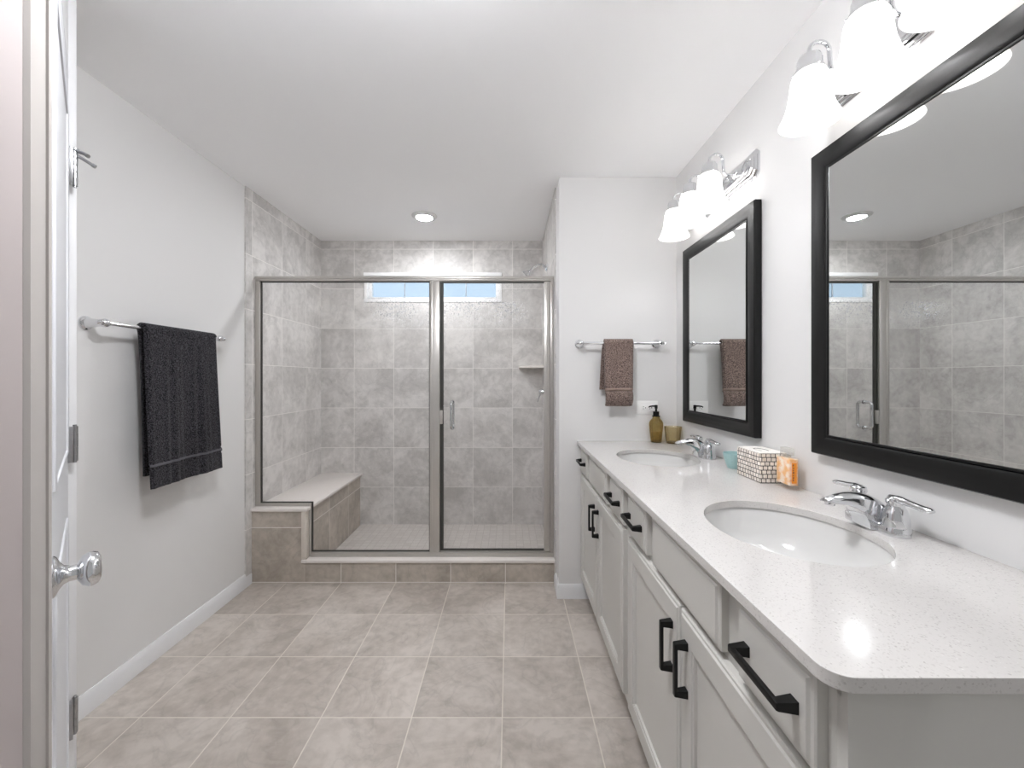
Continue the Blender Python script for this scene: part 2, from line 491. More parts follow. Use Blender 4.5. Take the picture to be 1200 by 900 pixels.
def baseboard(name, pts, nrm, h=0.082, t=0.013):
    b = B()
    (x0, y0), (x1, y1) = pts
    prof = [(0, 0), (t, 0), (t, h * 0.72), (t * 0.75, h * 0.80), (t * 0.6, h * 0.92), (t * 0.3, h), (0, h)]
    r = []
    for (x, y) in ((x0, y0), (x1, y1)):
        r.append([(x + nrm[0] * a, y + nrm[1] * a, z) for a, z in prof])
    b.rings(r)
    return struct(b.build(name, M_trim))
baseboard('baseboard_left', ((XL, 1.21), (XL, 2.562)), (1, 0))
b = baseboard('baseboard_partition', ((0.276, YW), (0.49, YW)), (0, -1))
baseboard('baseboard_partition_side', ((0.287, YW - 0.012), (0.287, 2.548)), (-1, 0))

# casing strip of the corner door's frame on the entry wall
b = B()
b.prism([(-0.705, 0.594), (-0.6995, 0.594), (-0.6945, 0.599), (-0.6955, 0.6005), (-0.6955, 0.6195), (-0.692, 0.6205), (-0.692, 0.6245), (-0.705, 0.6245)], 0, 2.38, 'z')
struct(b.build('trim_1', M_casing))
b = B(); b.box(-1.276, -1.2635, 1.17, 1.2065, 0, 2.40, 0.002)
struct(b.build('trim_2', M_trim))
# wall over the corner door, in the plane of the door
h0 = Vector((-1.25, 1.17)); dd = Vector((math.cos(math.radians(-44.7)), math.sin(math.radians(-44.7)))); nn = Vector((-dd.y, dd.x))
def dpt(x, y): return tuple(h0 + dd * x + nn * y)
struct(B().prism([dpt(-0.01, 0.0), dpt(0.765, 0.0), dpt(0.765, -0.05), dpt(-0.03, -0.05)], 2.128, CEIL, 'z').build('wall_over_door', M_trim))

# window
w = struct(bpy.data.objects.new('window_1', None)); COL.objects.link(w); w.location = (-0.65, YB, WZ0)
def ring_xz(b, x0, x1, z0, z1, t, y0, y1, bev=0.0):
    b.box(x0, x1, y0, y1, z1 - t, z1, bev); b.box(x0, x1, y0, y1, z0, z0 + t, bev)
    b.box(x0, x0 + t, y0, y1, z0 + t, z1 - t, bev); b.box(x1 - t, x1, y0, y1, z0 + t, z1 - t, bev)
b = B(); ring_xz(b, WX0, WX1, WZ0, WZ1, 0.030, YB - 0.006, YB + 0.10, 0.002)
b.box(WX0, WX1, YB - 0.016, YB + 0.02, WZ1 - 0.030, WZ1, 0.002)
b.build('window_frame', M_vinyl, w)
b = B(); ring_xz(b, WX0 + 0.03, WX1 - 0.03, WZ0 + 0.03, WZ1 - 0.03, 0.022, YB + 0.04, YB + 0.085, 0.003)
b.box(-0.675, -0.625, YB + 0.045, YB + 0.08, WZ0 + 0.04, WZ1 - 0.04)
b.build('sash', M_vinyl, w)
B().box(WX0 + 0.05, WX1 - 0.05, YB + 0.060, YB + 0.064, WZ0 + 0.05, WZ1 - 0.05).build('pane', M_winglass, w)
for x in (-0.905, -0.375):
    B().box(x - 0.004, x + 0.004, YB + 0.057, YB + 0.067, WZ0 + 0.05, WZ1 - 0.05).build('muntin', mat('muntin_grey', (176, 186, 196), 0.5), w)

# ------------------------------------------------------------------ corner door (left edge)
DOOR = struct(bpy.data.objects.new('door_1', None)); COL.objects.link(DOOR)
DOOR.location = (-1.25, 1.17, 0); DOOR.rotation_euler = (0, 0, math.radians(-44.7))
DW, DH = 0.762, 2.12
b = B(); b.box(0.004, DW, -0.035, 0, 0.012, DH, 0.0015, 1)
b.build('door_slab', M_door, DOOR, local=True)
def moulding(pts, nm):
    b = B(); b.loft([(x, -0.001, z) for x, z in pts], [(0.006, 0.009)] * len(pts), 8, side=(0, 1, 0), closed=True)
    b.build(nm, M_door, DOOR, local=True)
moulding([(0.12, 0.22), (0.64, 0.22), (0.64, 0.90), (0.12, 0.90)], 'panel_moulding')
moulding([(0.12, 1.08), (0.64, 1.08), (0.64, 1.97), (0.12, 1.97)], 'panel_moulding')
KX, KZ = 0.705, 0.948
b = B()
b.lathe([(0.001, 0.0), (0.033, 0.0), (0.0335, 0.003), (0.031, 0.006), (0.022, 0.010), (0.015, 0.015), (0.0125, 0.022), (0.0125, 0.030), (0.001, 0.030)], (KX, 0, KZ), (0, 1, 0), 36)
kn = b.build('knob_rose', M_chrome, DOOR, local=True)
b = B()
b.lathe([(0.001, 0.028), (0.010, 0.028), (0.015, 0.031), (0.024, 0.036), (0.0285, 0.043), (0.0285, 0.049), (0.026, 0.055), (0.020, 0.0585), (0.010, 0.060), (0.001, 0.060)], (KX, 0, KZ), (0, 1, 0), 36, sx=0.88, sy=1.0)
b.build('door_knob', M_chrome, DOOR, local=True)
for i, z in enumerate((1.872, 1.087, 0.312)):
    b = B()
    for k in range(5):
        b.cyl((-0.001, 0.013, z - 0.05 + k * 0.02 + 0.0006), (-0.001, 0.013, z - 0.05 + (k + 1) * 0.02 - 0.0006), 0.0068)
    b.cyl((-0.001, 0.013, z - 0.054), (-0.001, 0.013, z + 0.054), 0.0042)
    b.box(0.004, 0.030, 0.0, 0.010, z - 0.05, z + 0.05, 0.001)
    h = b.build('hinge', M_hinge, DOOR, local=True)
    if i == 0:
        b = B()
        b.lathe([(0.001, 0), (0.010, 0), (0.010, 0.005), (0.001, 0.005)], (-0.001, 0.013, z + 0.052), (0, 0, 1), 16)
        b.loft([(0.0, 0.013, z + 0.052), (0.014, 0.032, z + 0.044), (0.024, 0.040, z + 0.036)], [0.005, 0.005, 0.0055], 10)
        b.loft([(-0.002, 0.016, z + 0.040), (0.002, 0.032, z + 0.031), (0.006, 0.050, z + 0.020)], [0.0042, 0.0042, 0.0042], 10)
        b.cyl((0.006, 0.048, z + 0.021), (0.0075, 0.055, z + 0.017), 0.0055)
        b.build('door_stop', M_hinge, h, local=True)

# ------------------------------------------------------------------ shower
bench = thing('shower_bench', 'tiled built-in bench with a pale stone seat in the shower corner', 'bench', (-1.43, 3.03, 0))
B().box(-1.60, -1.268, 2.564, YB, 0, 0.447).build('base', M_bench, bench)
b = B(); b.box(-1.60, -1.250, 2.550, YB, 0.447, 0.467, 0.004)
b.build('seat_slab', M_sill, bench)
b = B(); b.box(-1.290, -1.262, 2.555, 2.60, 0.15, 0.447, 0.004)
b.build('edge_trim', mat('edge_trim_stone', (206, 198, 188), 0.35), bench)

curb = thing('shower_curb', 'low tiled shower curb with a white stone sill along the glass', 'curb', (-0.5, 2.62, 0))
B().box(-1.268, 0.2865, 2.564, 2.676, 0, 0.130).build('base', M_kneetile, curb)
b = B(); b.box(-1.262, 0.2865, 2.549, 2.69, 0.130, 0.150, 0.005); b.box(-1.288, -1.258, 2.549, 2.5635, 0.130, 0.150, 0.004)
b.build('sill', M_sill, curb)

EY0, EY1 = 2.597, 2.633
GY = 2.615
enc = thing('shower_enclosure', 'nickel framed glass shower screen with a hinged door', 'shower screen', (-0.5, GY, 0.15))
def bx(nm, m, par, *a, bev=0.002):
    return B().box(*a, bev).build(nm, m, par)
b = B(); b.box(-1.60, 0.279, EY0, EY1, 1.884, 1.915, 0.003); b.box(-1.60, 0.279, EY0 - 0.004, EY0 + 0.01, 1.898, 1.911, 0.002)
b.build('top_rail', M_nickel, enc)
b = B(); b.box(-1.2485, 0.279, EY0, EY1, 0.150, 0.178, 0.003); b.box(-1.2485, 0.279, EY0 - 0.003, EY1 - 0.01, 0.150, 0.162, 0.002)
b.build('bottom_rail', M_nickel, enc)
bx('bottom_rail', M_nickel, enc, -1.60, -1.268, EY0, EY1, 0.467, 0.486)
bx('jamb', M_nickel, enc, -1.60, -1.571, EY0, EY1, 0.4865, 1.884)
bx('jamb', M_nickel, enc, -1.2675, -1.249, EY0, EY1, 0.15, 0.486)
b = B(); b.box(0.2585, 0.279, EY0, EY1, 0.178, 1.884, 0.002); b.box(0.262, 0.268, EY0 - 0.004, EY0 + 0.004, 0.178, 1.884, 0.001)
b.build('jamb', M_nickel, enc)
b = B(); b.box(-0.502, -0.438, EY0 - 0.004, EY1 + 0.004, 0.178, 1.884, 0.003); b.box(-0.496, -0.482, EY0 - 0.007, EY0, 0.178, 1.884, 0.0015)
b.build('center_post', M_nickel, enc)
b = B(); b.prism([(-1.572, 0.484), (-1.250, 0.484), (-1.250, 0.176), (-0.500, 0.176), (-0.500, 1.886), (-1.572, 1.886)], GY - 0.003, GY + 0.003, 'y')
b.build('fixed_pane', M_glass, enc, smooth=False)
b = B()
g0, g1, gt = GY - 0.0065, GY + 0.0065, 0.0055
b.box(-1.571, -1.571 + gt, g0, g1, 0.486, 1.884); b.box(-1.571, -1.249 + gt, g0, g1, 0.486, 0.486 + gt)
b.box(-1.249, -1.249 + gt, g0, g1, 0.178, 0.486); b.box(-1.249, -0.502, g0, g1, 0.178, 0.178 + gt)
b.box(-0.502 - gt, -0.502, g0, g1, 0.178, 1.884); b.box(-1.571, -0.502, g0, g1, 1.884 - gt, 1.884)
b.build('gasket', M_gasket, enc)
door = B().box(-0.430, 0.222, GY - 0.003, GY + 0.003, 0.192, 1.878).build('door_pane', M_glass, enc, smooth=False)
door['label'] = 'hinged glass shower door'
b = B(); b.box(0.218, 0.2555, EY0 + 0.002, EY1 - 0.002, 0.186, 1.880, 0.003); b.box(0.232, 0.240, EY0 - 0.002, EY0 + 0.006, 0.186, 1.880, 0.001)
b.build('hinge_stile', M_nickel, door)
b = B(); b.box(-0.4365, -0.4325, GY - 0.012, GY + 0.006, 0.186, 1.880); b.box(-0.4325, -0.417, GY - 0.006, GY + 0.006, 0.186, 1.880)
b.box(-0.43, 0.22, GY - 0.006, GY + 0.006, 0.184, 0.194); b.box(-0.43, 0.22, GY - 0.005, GY + 0.005, 1.874, 1.882)
b.build('gasket', M_gasket, door)
bx('latch_plate', M_nickel, door, -0.440, -0.421, GY - 0.020, GY + 0.008, 0.985, 1.070)
b = B()
hz0, hz1, hx, out = 0.960, 1.122, -0.362, 0.052
for sgn in (-1, 1):
    y0 = GY + sgn * 0.003; y1 = GY + sgn * out; r = 0.020
    pts = [(hx, y0, hz0)] + [(hx, y1 - sgn * r + sgn * r * math.sin(a), hz0 + r - r * math.cos(a)) for a in [PI / 2 * k / 6 for k in range(7)]]
    pts += [(hx, y1 - sgn * r + sgn * r * math.cos(a), hz1 - r + r * math.sin(a)) for a in [PI / 2 * k / 6 for k in range(7)]] + [(hx, y0, hz1)]
    b.loft(pts, 0.0085, 14, side=(1, 0, 0))
    for z in (hz0, hz1):
        b.cyl((hx, y0, z), (hx, y0 + sgn * 0.005, z), 0.013)
b.build('pull_handle', M_chrome, door)

# corner shelf
sh = [(0.2785, YB), (0.2785, YB - 0.20)] + [(0.2785 - 0.20 * math.sin(a), YB - 0.20 * math.cos(a)) for a in [PI / 2 * k / 10 for k in range(1, 10)]] + [(0.0785, YB)]
tag(B().prism(sh, 1.358, 1.378, 'z').build('corner_shelf', M_sill), 'small white quarter-round stone shelf in the shower corner', 'shelf')

# shower head
hd = thing('wall_mounted_shower', 'chrome shower head on a curved arm above the glass door', 'shower head', (0.279, 3.06, 2.09))
B().lathe([(0.001, 0), (0.032, 0), (0.030, 0.006), (0.018, 0.012), (0.011, 0.018), (0.001, 0.018)], (0.279, 3.06, 2.09), (-1, 0, 0), 28).build('flange', M_chrome, hd)
b = B(); b.loft([(0.275, 3.06, 2.09), (0.24, 3.06, 2.115), (0.21, 3.06, 2.112), (0.175, 3.06, 2.09), (0.155, 3.06, 2.062)], 0.0095, 14, side=(0, 1, 0))
b.build('arm', M_chrome, hd)
b = B(); b.lathe([(0.001, -0.008), (0.012, -0.008), (0.016, 0.002), (0.015, 0.012), (0.022, 0.022), (0.040, 0.045), (0.042, 0.052), (0.038, 0.056), (0.001, 0.056)], (0.158, 3.06, 2.066), (-0.75, 0, -0.66), 30)
b.build('spray_head', M_chrome, hd)
# valve
vl = thing('shower_valve', 'chrome lever valve on the tiled wall below the corner shelf', 'valve', (0.279, 3.10, 1.17))
B().lathe([(0.001, 0), (0.075, 0), (0.074, 0.004), (0.060, 0.008), (0.030, 0.011), (0.001, 0.011)], (0.279, 3.10, 1.17), (-1, 0, 0), 36).build('escutcheon', M_chrome, vl)
b = B(); b.lathe([(0.001, 0.01), (0.022, 0.01), (0.021, 0.045), (0.016, 0.058), (0.001, 0.060)], (0.279, 3.10, 1.17), (-1, 0, 0), 28)
b.loft([(0.235, 3.10, 1.165), (0.222, 3.10, 1.13), (0.212, 3.10, 1.095)], [(0.011, 0.008), (0.010, 0.006), (0.007, 0.005)], 14, side=(0, 1, 0))
b.build('handle', M_chrome, vl)

# recessed light
rl = thing('recessed_light', 'round recessed ceiling light with a white trim ring inside the shower', 'light', (-0.612, 2.97, CEIL))
B().lathe([(0.054, -0.010), (0.058, -0.016), (0.070, -0.015), (0.084, -0.009), (0.090, -0.003), (0.091, 0.0), (0.052, 0.0)], (-0.612, 2.97, CEIL), (0, 0, 1), 48, closed=True).build('trim_ring', mat('light_trim', (214, 214, 214), 0.4), rl)
B().lathe([(0.001, -0.0215), (0.020, -0.0208), (0.036, -0.0185), (0.047, -0.0145), (0.0535, -0.0100), (0.0535, -0.002), (0.001, -0.002)], (-0.612, 2.97, CEIL), (0, 0, 1), 40).build('lens', M_lens, rl)

gl = thing('added_fill_light', 'added opal dome fill light on the ceiling, unseen above the top of the view', 'light', (-0.22, 0.76, CEIL))  # fill lamp added to even out the brightness; no such lamp is known
B().lathe([(0.001, 0.0), (0.165, 0.0), (0.165, -0.012), (0.150, -0.016), (0.001, -0.016)], (-0.22, 0.76, CEIL), (0, 0, 1), 48).build('base', M_nickel, gl)
B().lathe([(0.145, -0.016), (0.148, -0.035), (0.138, -0.062), (0.112, -0.085), (0.070, -0.100), (0.030, -0.105), (0.001, -0.106)], (-0.22, 0.76, CEIL), (0, 0, 1), 48).build('dome', M_fill_dome, gl)

# ------------------------------------------------------------------ vanity cabinets
XF = 0.425      # face frame plane
XD = 0.404      # drawer and door faces
def slab_front(y0, y1, z0, z1):
    b = B(); t = b.bm
    def r(x, i): return [(x, y0 + i, z0 + i), (x, y1 - i, z0 + i), (x, y1 - i, z1 - i), (x, y0 + i, z1 - i)]
    b.rings([r(XF, 0), r(XD + 0.0065, 0), r(XD + 0.004, 0.0025), r(XD + 0.004, 0.009), r(XD, 0.012)])
    return b
def shaker_front(y0, y1, z0, z1, w=0.062):
    b = B()
    def r(x, i): return [(x, y0 + i, z0 + i), (x, y1 - i, z0 + i), (x, y1 - i, z1 - i), (x, y0 + i, z1 - i)]
    b.rings([r(XF, 0), r(XD + 0.006, 0), r(XD + 0.0035, 0.0025), r(XD + 0.0035, 0.008), r(XD, 0.011), r(XD, w), r(XD + 0.003, w + 0.002), r(XD + 0.004, w + 0.008), r(XD + 0.010, w + 0.010)])
    return b
def pull(p, axis, length=0.128):
    """square black bar pull centred at p on a front"""
    b = B(); x, y, z = p; h = length / 2
    xo = XD - 0.030
    def sec(s):
        return s
    if axis == 'y':
        b.box(xo, xo + 0.008, y - h - 0.006, y + h + 0.006, z - 0.006, z + 0.006, 0.0015)
        for s in (-1, 1):
            yc = y + s * h
            b.rings([[(xo + 0.002, yc - 0.006, z - 0.006), (xo + 0.002, yc + 0.006, z - 0.006), (xo + 0.002, yc + 0.006, z + 0.006), (xo + 0.002, yc - 0.006, z + 0.006)],
                     [(XD + 0.001, yc - 0.009, z - 0.009), (XD + 0.001, yc + 0.009, z - 0.009), (XD + 0.001, yc + 0.009, z + 0.009), (XD + 0.001, yc - 0.009, z + 0.009)]])
    else:
        b.box(xo, xo + 0.008, y - 0.006, y + 0.006, z - h - 0.006, z + h + 0.006, 0.0015)
        for s in (-1, 1):
            zc = z + s * h
            b.rings([[(xo + 0.002, y - 0.006, zc - 0.006), (xo + 0.002, y + 0.006, zc - 0.006), (xo + 0.002, y + 0.006, zc + 0.006), (xo + 0.002, y - 0.006, zc + 0.006)],
                     [(XD + 0.001, y - 0.009, zc - 0.009), (XD + 0.001, y + 0.009, zc - 0.009), (XD + 0.001, y + 0.009, zc + 0.009), (XD + 0.001, y - 0.009, zc + 0.009)]])
    return b
C1, C2, HW = 1.919, 0.985, 0.4665
van = thing('vanity_cabinet', 'pale grey vanity cabinet nearest the camera, with its end panel showing', 'cabinet', (0.69, C2, 0), 'vanity cabinets')
b = B()
for ya, yb in ((C2 - HW, C2 - HW + 0.018), (C2 + HW - 0.018, C2 + HW)):
    b.box(XF, XR - 0.002, ya, yb, 0.105, 0.8895, 0.001)
b.box(XF + 0.01, XR - 0.002, C2 - HW + 0.01, C2 + HW - 0.01, 0.105, 0.123); b.box(XR - 0.014, XR - 0.002, C2 - HW + 0.01, C2 + HW - 0.01, 0.11, 0.8895)
for ya, yb in ((C2 - HW + 0.001, C2 - HW + 0.040), (C2 + HW - 0.040, C2 + HW - 0.001), (C2 - 0.255, C2 - 0.180), (C2 + 0.180, C2 + 0.255)):
    b.box(XF, XF + 0.019, ya, yb, 0.106, 0.889)
for za, zb in ((0.106, 0.150), (0.715, 0.758), (0.866, 0.889)):
    b.box(XF, XF + 0.018, C2 - HW + 0.01, C2 + HW - 0.01, za, zb)
b.box(XF + 0.001, XF + 0.018, C2 - 0.03, C2 + 0.03, 0.11, 0.75)
b.build('body', M_cab, van)
B().box(0.495, XR - 0.03, C2 - HW, C2 + HW, 0.0, 0.106).build('toe_kick', M_toe, van)
for s in (1, -1):
    ya, yb = sorted((C2 + s * 0.248, C2 + s * 0.434))
    d = slab_front(ya, yb, 0.744, 0.877).build('drawer', M_cab, van, angle=20)
    h = pull((0, (ya + yb) / 2, 0.812), 'y', 0.118 if s < 0 else 0.118).build('handle', M_black, d); h['label'] = 'black bar handle'
slab_front(C2 - 0.186, C2 + 0.186, 0.744, 0.877).build('false_front', M_cab, van, angle=20)
for s in (1, -1):
    ya, yb = sorted((C2 + s * 0.003, C2 + s * 0.434))
    d = shaker_front(ya, yb, 0.140, 0.729).build('door', M_cab, van, angle=20)
    h = pull((0, C2 + s * 0.043, 0.610), 'z', 0.108).build('handle', M_black, d); h['label'] = 'black bar handle'
v2 = copy_tree(van); v2.location = (0.69, C1, 0)
tag(v2, 'pale grey vanity cabinet against the partition wall, under the mirror reflecting the towel', 'cabinet', 'vanity cabinets')

# ------------------------------------------------------------------ countertop with two oval cut-outs
ZC = 0.910
CX0, CY0, CY1 = 0.392, 0.501, YW
SINKS = [(0.679, 1.011), (0.679, 1.905)]
SA, SB = 0.215, 0.176
def countertop():
    bm = bmesh.new()
    outer = [(XR, CY0), (XR, CY1), (CX0, CY1)] + [(x, y) for x, y in arc(CX0 + 0.032, CY0 + 0.032, 0.032, 180, 270, 8)]
    loops = [outer] + [[(cx + SB * math.cos(2 * PI * k / 64), cy + SA * math.sin(2 * PI * k / 64)) for k in range(64)] for cx, cy in SINKS]
    edges = []
    for lp in loops:
        vs = [bm.verts.new((x, y, ZC)) for x, y in lp]
        for i in range(len(vs)):
            edges.append(bm.edges.new((vs[i], vs[(i + 1) % len(vs)])))
    bmesh.ops.triangle_fill(bm, use_beauty=True, use_dissolve=False, edges=edges)
    r = bmesh.ops.extrude_face_region(bm, geom=list(bm.faces))
    bmesh.ops.translate(bm, vec=(0, 0, -0.0195), verts=[e for e in r['geom'] if isinstance(e, bmesh.types.BMVert)])
    b = B(); b.bm.free(); b.bm = bm
    o = b.build('countertop', M_quartz, angle=30)
    md = o.modifiers.new('bevel', 'BEVEL'); md.width = 0.0025; md.segments = 2; md.limit_method = 'ANGLE'; md.angle_limit = math.radians(50)
    return o
tag(countertop(), 'long white speckled quartz countertop over both vanity cabinets', 'countertop')

sk = thing('undermount_sink', 'oval white undermount sink in the foreground, below the mirror reflecting the shower', 'sink', (0.679, 1.011, 0.75), 'undermount sinks')
b = B()
prof_in = [(1.03, -0.020), (1.01, -0.030), (0.985, -0.055), (0.94, -0.085), (0.86, -0.112), (0.72, -0.132), (0.50, -0.145), (0.25, -0.151), (0.10, -0.154)]
R = []
for r, h in [(1.10, -0.020)] + prof_in + [(0.10, -0.165)] + [(q + 0.06, z - 0.012) for q, z in reversed(prof_in[1:-1])] + [(1.10, -0.030)]:
    R.append([(0.679 + SB * r * math.cos(2 * PI * k / 64), 1.011 + SA * r * math.sin(2 * PI * k / 64), ZC + h) for k in range(64)])
b.rings(R, closed=True)
b.build('basin', M_sink, sk, angle=60)
B().lathe([(0.001, -0.150), (0.014, -0.149), (0.022, -0.150), (0.024, -0.153), (0.020, -0.160), (0.001, -0.160)], (0.679, 1.011, ZC), (0, 0, 1), 28).build('drain', M_chrome, sk)
s2 = copy_tree(sk); s2.location = (0.679, 1.905, 0.75)
tag(s2, 'oval white undermount sink near the partition wall beside the amber soap bottle', 'sink', 'undermount sinks')

# ------------------------------------------------------------------ faucets
def faucet(cy, label):
    f = thing('faucet', label, 'faucet', (0.897, cy, ZC), 'chrome faucets')
    X, Z = 0.897, ZC
    # base: stadium plate with a soft shoulder
    def stad(hw, hl, z, n=10):
        p = [(X + hw * math.cos(a), cy + (hl - hw) + hw * math.sin(a), z) for a in [PI * k / n for k in range(n + 1)]]
        p += [(X + hw * math.cos(a), cy - (hl - hw) + hw * math.sin(a), z) for a in [PI + PI * k / n for k in range(n + 1)]]
        return p
    b = B(); b.rings([stad(0.027, 0.079, Z), stad(0.027, 0.079, Z + 0.017), stad(0.0255, 0.0775, Z + 0.0205), stad(0.021, 0.073, Z + 0.022)])
    b.build('base_plate', M_chrome, f)
    side = [(0.922, 0.020), (0.916, 0.040), (0.905, 0.058), (0.890, 0.072), (0.872, 0.081), (0.850, 0.085), (0.825, 0.084), (0.800, 0.080), (0.780, 0.075), (0.770, 0.070),
            (0.768, 0.063), (0.778, 0.060), (0.795, 0.060), (0.812, 0.059), (0.828, 0.054), (0.841, 0.046), (0.851, 0.034), (0.858, 0.018), (0.860, 0.003), (0.890, 0.002), (0.922, 0.003)]
    cxs = sum(p[0] for p in side) / len(side); czs = sum(p[1] for p in side) / len(side)
    R = []
    for t in (-1.0, -0.93, -0.78, -0.55, -0.25, 0.25, 0.55, 0.78, 0.93, 1.0):
        ring = []
        for k, (x, z) in enumerate(side):
            f2 = min(1.0, max(0.0, (x - 0.768) / 0.10))
            w = 0.0145 + 0.0125 * f2 * f2 * (3 - 2 * f2)
            q = 1.0 - 0.0105 * max(0.0, abs(t) - 0.2) ** 2 / 0.05
            hx = (x - cxs); hz = (z - czs)
            up = 1 if z > 0.05 else 0
            ring.append((x, cy + w * t, Z + (z - up * 0.010 * abs(t) ** 3 if k < 10 else z)))
        R.append(ring)
    b = B(); b.rings(R)
    b.cyl((0.784, cy, Z + 0.064), (0.783, cy, Z + 0.054), 0.0110, 0.0105)
    b.build('spout', M_chrome, f)
    b = B(); b.cyl((0.926, cy, Z + 0.012), (0.926, cy, Z + 0.062), 0.0026); b.lathe([(0.001, 0), (0.0055, 0.0), (0.0065, 0.005), (0.005, 0.010), (0.001, 0.011)], (0.926, cy, Z + 0.060), (0, 0, 1), 14)
    b.build('lift_rod', M_chrome, f)
    for s in (-1, 1):
        hc = cy + s * 0.0515
        b = B()
        b.lathe([(0.001, 0.020), (0.0255, 0.020), (0.0255, 0.026), (0.0248, 0.038), (0.0235, 0.050), (0.0195, 0.061), (0.0165, 0.066), (0.0160, 0.070), (0.0185, 0.076), (0.0165, 0.085), (0.0095, 0.090), (0.001, 0.091)], (0.897, hc, Z), (0, 0, 1), 30)
        h = b.build('handle', M_chrome, f)
        b = B()
        b.loft([(0.897, hc - s * 0.012, Z + 0.082), (0.897, hc + s * 0.008, Z + 0.084), (0.898, hc + s * 0.030, Z + 0.082), (0.899, hc + s * 0.054, Z + 0.080), (0.900, hc + s * 0.076, Z + 0.079), (0.9005, hc + s * 0.081, Z + 0.079)],
               [(0.012, 0.0085), (0.0125, 0.0085), (0.0095, 0.0072), (0.0105, 0.0066), (0.0105, 0.0062), (0.006, 0.003)], 16, side=(1, 0, 0))
        b.build('lever', M_chrome, h)
    return f
f1 = faucet(1.010, 'chrome two-handle faucet in the foreground below the mirror reflecting the shower')
f2 = copy_tree(f1); f2.location = (0.897, 1.905, ZC)
tag(f2, 'chrome two-handle faucet at the back beside the amber glass tumbler', 'faucet', 'chrome faucets')

# ------------------------------------------------------------------ mirrors
def mirror(c, label):
    HWm, z0, z1 = 0.326, 1.043, 1.959
    m = thing('framed_mirror', label, 'mirror', (XR, c, z0), 'black framed mirrors')
    prof = [(0, 0.003), (0, 0.028), (0.003, 0.033), (0.014, 0.0345), (0.030, 0.033), (0.046, 0.0295), (0.054, 0.0265), (0.056, 0.024), (0.0575, 0.029), (0.062, 0.029), (0.0635, 0.024), (0.0635, 0.003)]
    b = B(); R = []
    for sy, zz, sz in ((-1, z0, 1), (1, z0, 1), (1, z1, -1), (-1, z1, -1)):
        R.append([(XR - d, c + sy * (HWm - i), zz + sz * i) for i, d in prof])
    b.rings(R, closed=True)
    b.build('frame', M_blackframe, m, angle=25)
    B().box(XR - 0.026, XR - 0.006, c - HWm + 0.058, c + HWm - 0.058, z0 + 0.058, z1 - 0.058).build('mirror_glass', M_mirror, m, smooth=False)
    return m
m1 = mirror(0.958, 'black framed mirror at the right edge of the view, reflecting the shower')
m2 = copy_tree(m1); m2.location = (XR, 1.908, 1.043)
tag(m2, 'black framed mirror next to the partition wall, reflecting the taupe towel', 'mirror', 'black framed mirrors')

# ------------------------------------------------------------------ vanity lights
def vanity_light(c, label):
    zc = 2.114
    v = thing('vanity_light', label, 'light', (XR, c, zc), 'three-shade vanity lights')
    def plate(hl, hh, d):
        k = 0.018
        return [(XR - d, c + sy * y, zc + sz * z) for sy, sz, y, z in (
            (-1, -1, hl, hh - k), (-1, -1, hl - k, hh), (1, -1, hl - k, hh), (1, -1, hl, hh - k),
            (1, 1, hl, hh - k), (1, 1, hl - k, hh), (-1, 1, hl - k, hh), (-1, 1, hl, hh - k))]
    b = B()
    st = [(0.307, 0.056, 0.0), (0.307, 0.056, 0.006), (0.303, 0.052, 0.009), (0.300, 0.049, 0.009), (0.298, 0.047, 0.014), (0.294, 0.043, 0.016), (0.291, 0.040, 0.016),
          (0.289, 0.038, 0.021), (0.285, 0.034, 0.023), (0.282, 0.031, 0.023), (0.279, 0.028, 0.028), (0.272, 0.024, 0.030)]
    b.rings([plate(*q) for q in st])
    b.build('back_plate', M_chrome, v, angle=15)
    for k in (-1, 0, 1):
        y = c + k * 0.184
        X = 0.832
        b = B()
        pts = [(0.945, zc + 0.006), (0.925, zc + 0.004)] + [(0.912 + 0.022 * math.cos(a), zc + 0.026 + 0.022 * math.sin(a)) for a in [math.radians(q) for q in (-70, -100, -130, -160, -180)]]
        pts += [(0.888, zc + 0.052)] + [(0.8595 + 0.0285 * math.cos(a), zc + 0.064 + 0.0285 * math.sin(a)) for a in [math.radians(q) for q in range(0, 181, 20)]] + [(0.832, zc + 0.045)]
        b.loft([(x, y, z) for x, z in pts], 0.0058, 12, side=(0, 1, 0))
        b.lathe([(0.001, 0), (0.020, 0), (0.018, 0.006), (0.010, 0.012), (0.001, 0.012)], (0.941, y, zc + 0.006), (-1, 0, 0), 20)
        a = b.build('arm', M_chrome, v)
        b = B(); b.lathe([(0.001, 0.054), (0.020, 0.054), (0.026, 0.050), (0.030, 0.040), (0.031, 0.018), (0.034, 0.014), (0.034, 0.006), (0.030, 0.004), (0.001, 0.004)], (X, y, zc), (0, 0, 1), 28)
        for q in range(3):
            aq = q * 2 * PI / 3 + 0.5
            b.cyl((X + 0.033 * math.cos(aq), y + 0.033 * math.sin(aq), zc + 0.010), (X + 0.041 * math.cos(aq), y + 0.041 * math.sin(aq), zc + 0.010), 0.0028, n=10)
        b.build('socket', M_chrome, a)
        b = B()
        prof = [(0.0295, 0.010), (0.037, 0.004), (0.043, -0.008), (0.046, -0.025), (0.0485, -0.050), (0.0525, -0.075), (0.059, -0.098), (0.0665, -0.116), (0.0725, -0.128)]
        R = prof + [(0.0735, -0.130), (0.0715, -0.130)] + [(r - 0.0032, z) for r, z in reversed(prof)]
        b.lathe(R, (X, y, zc), (0, 0, 1), 40, closed=True)
        b.build('glass_shade', M_shade, a, angle=60)
        b = B(); b.lathe([(0.001, -0.002), (0.013, -0.004), (0.014, -0.022), (0.020, -0.036), (0.0275, -0.052), (0.030, -0.066), (0.027, -0.082), (0.018, -0.093), (0.008, -0.0965), (0.001, -0.097)], (X, y, zc), (0, 0, 1), 24)
        b.build('bulb', M_bulb, a, angle=60)
    return v
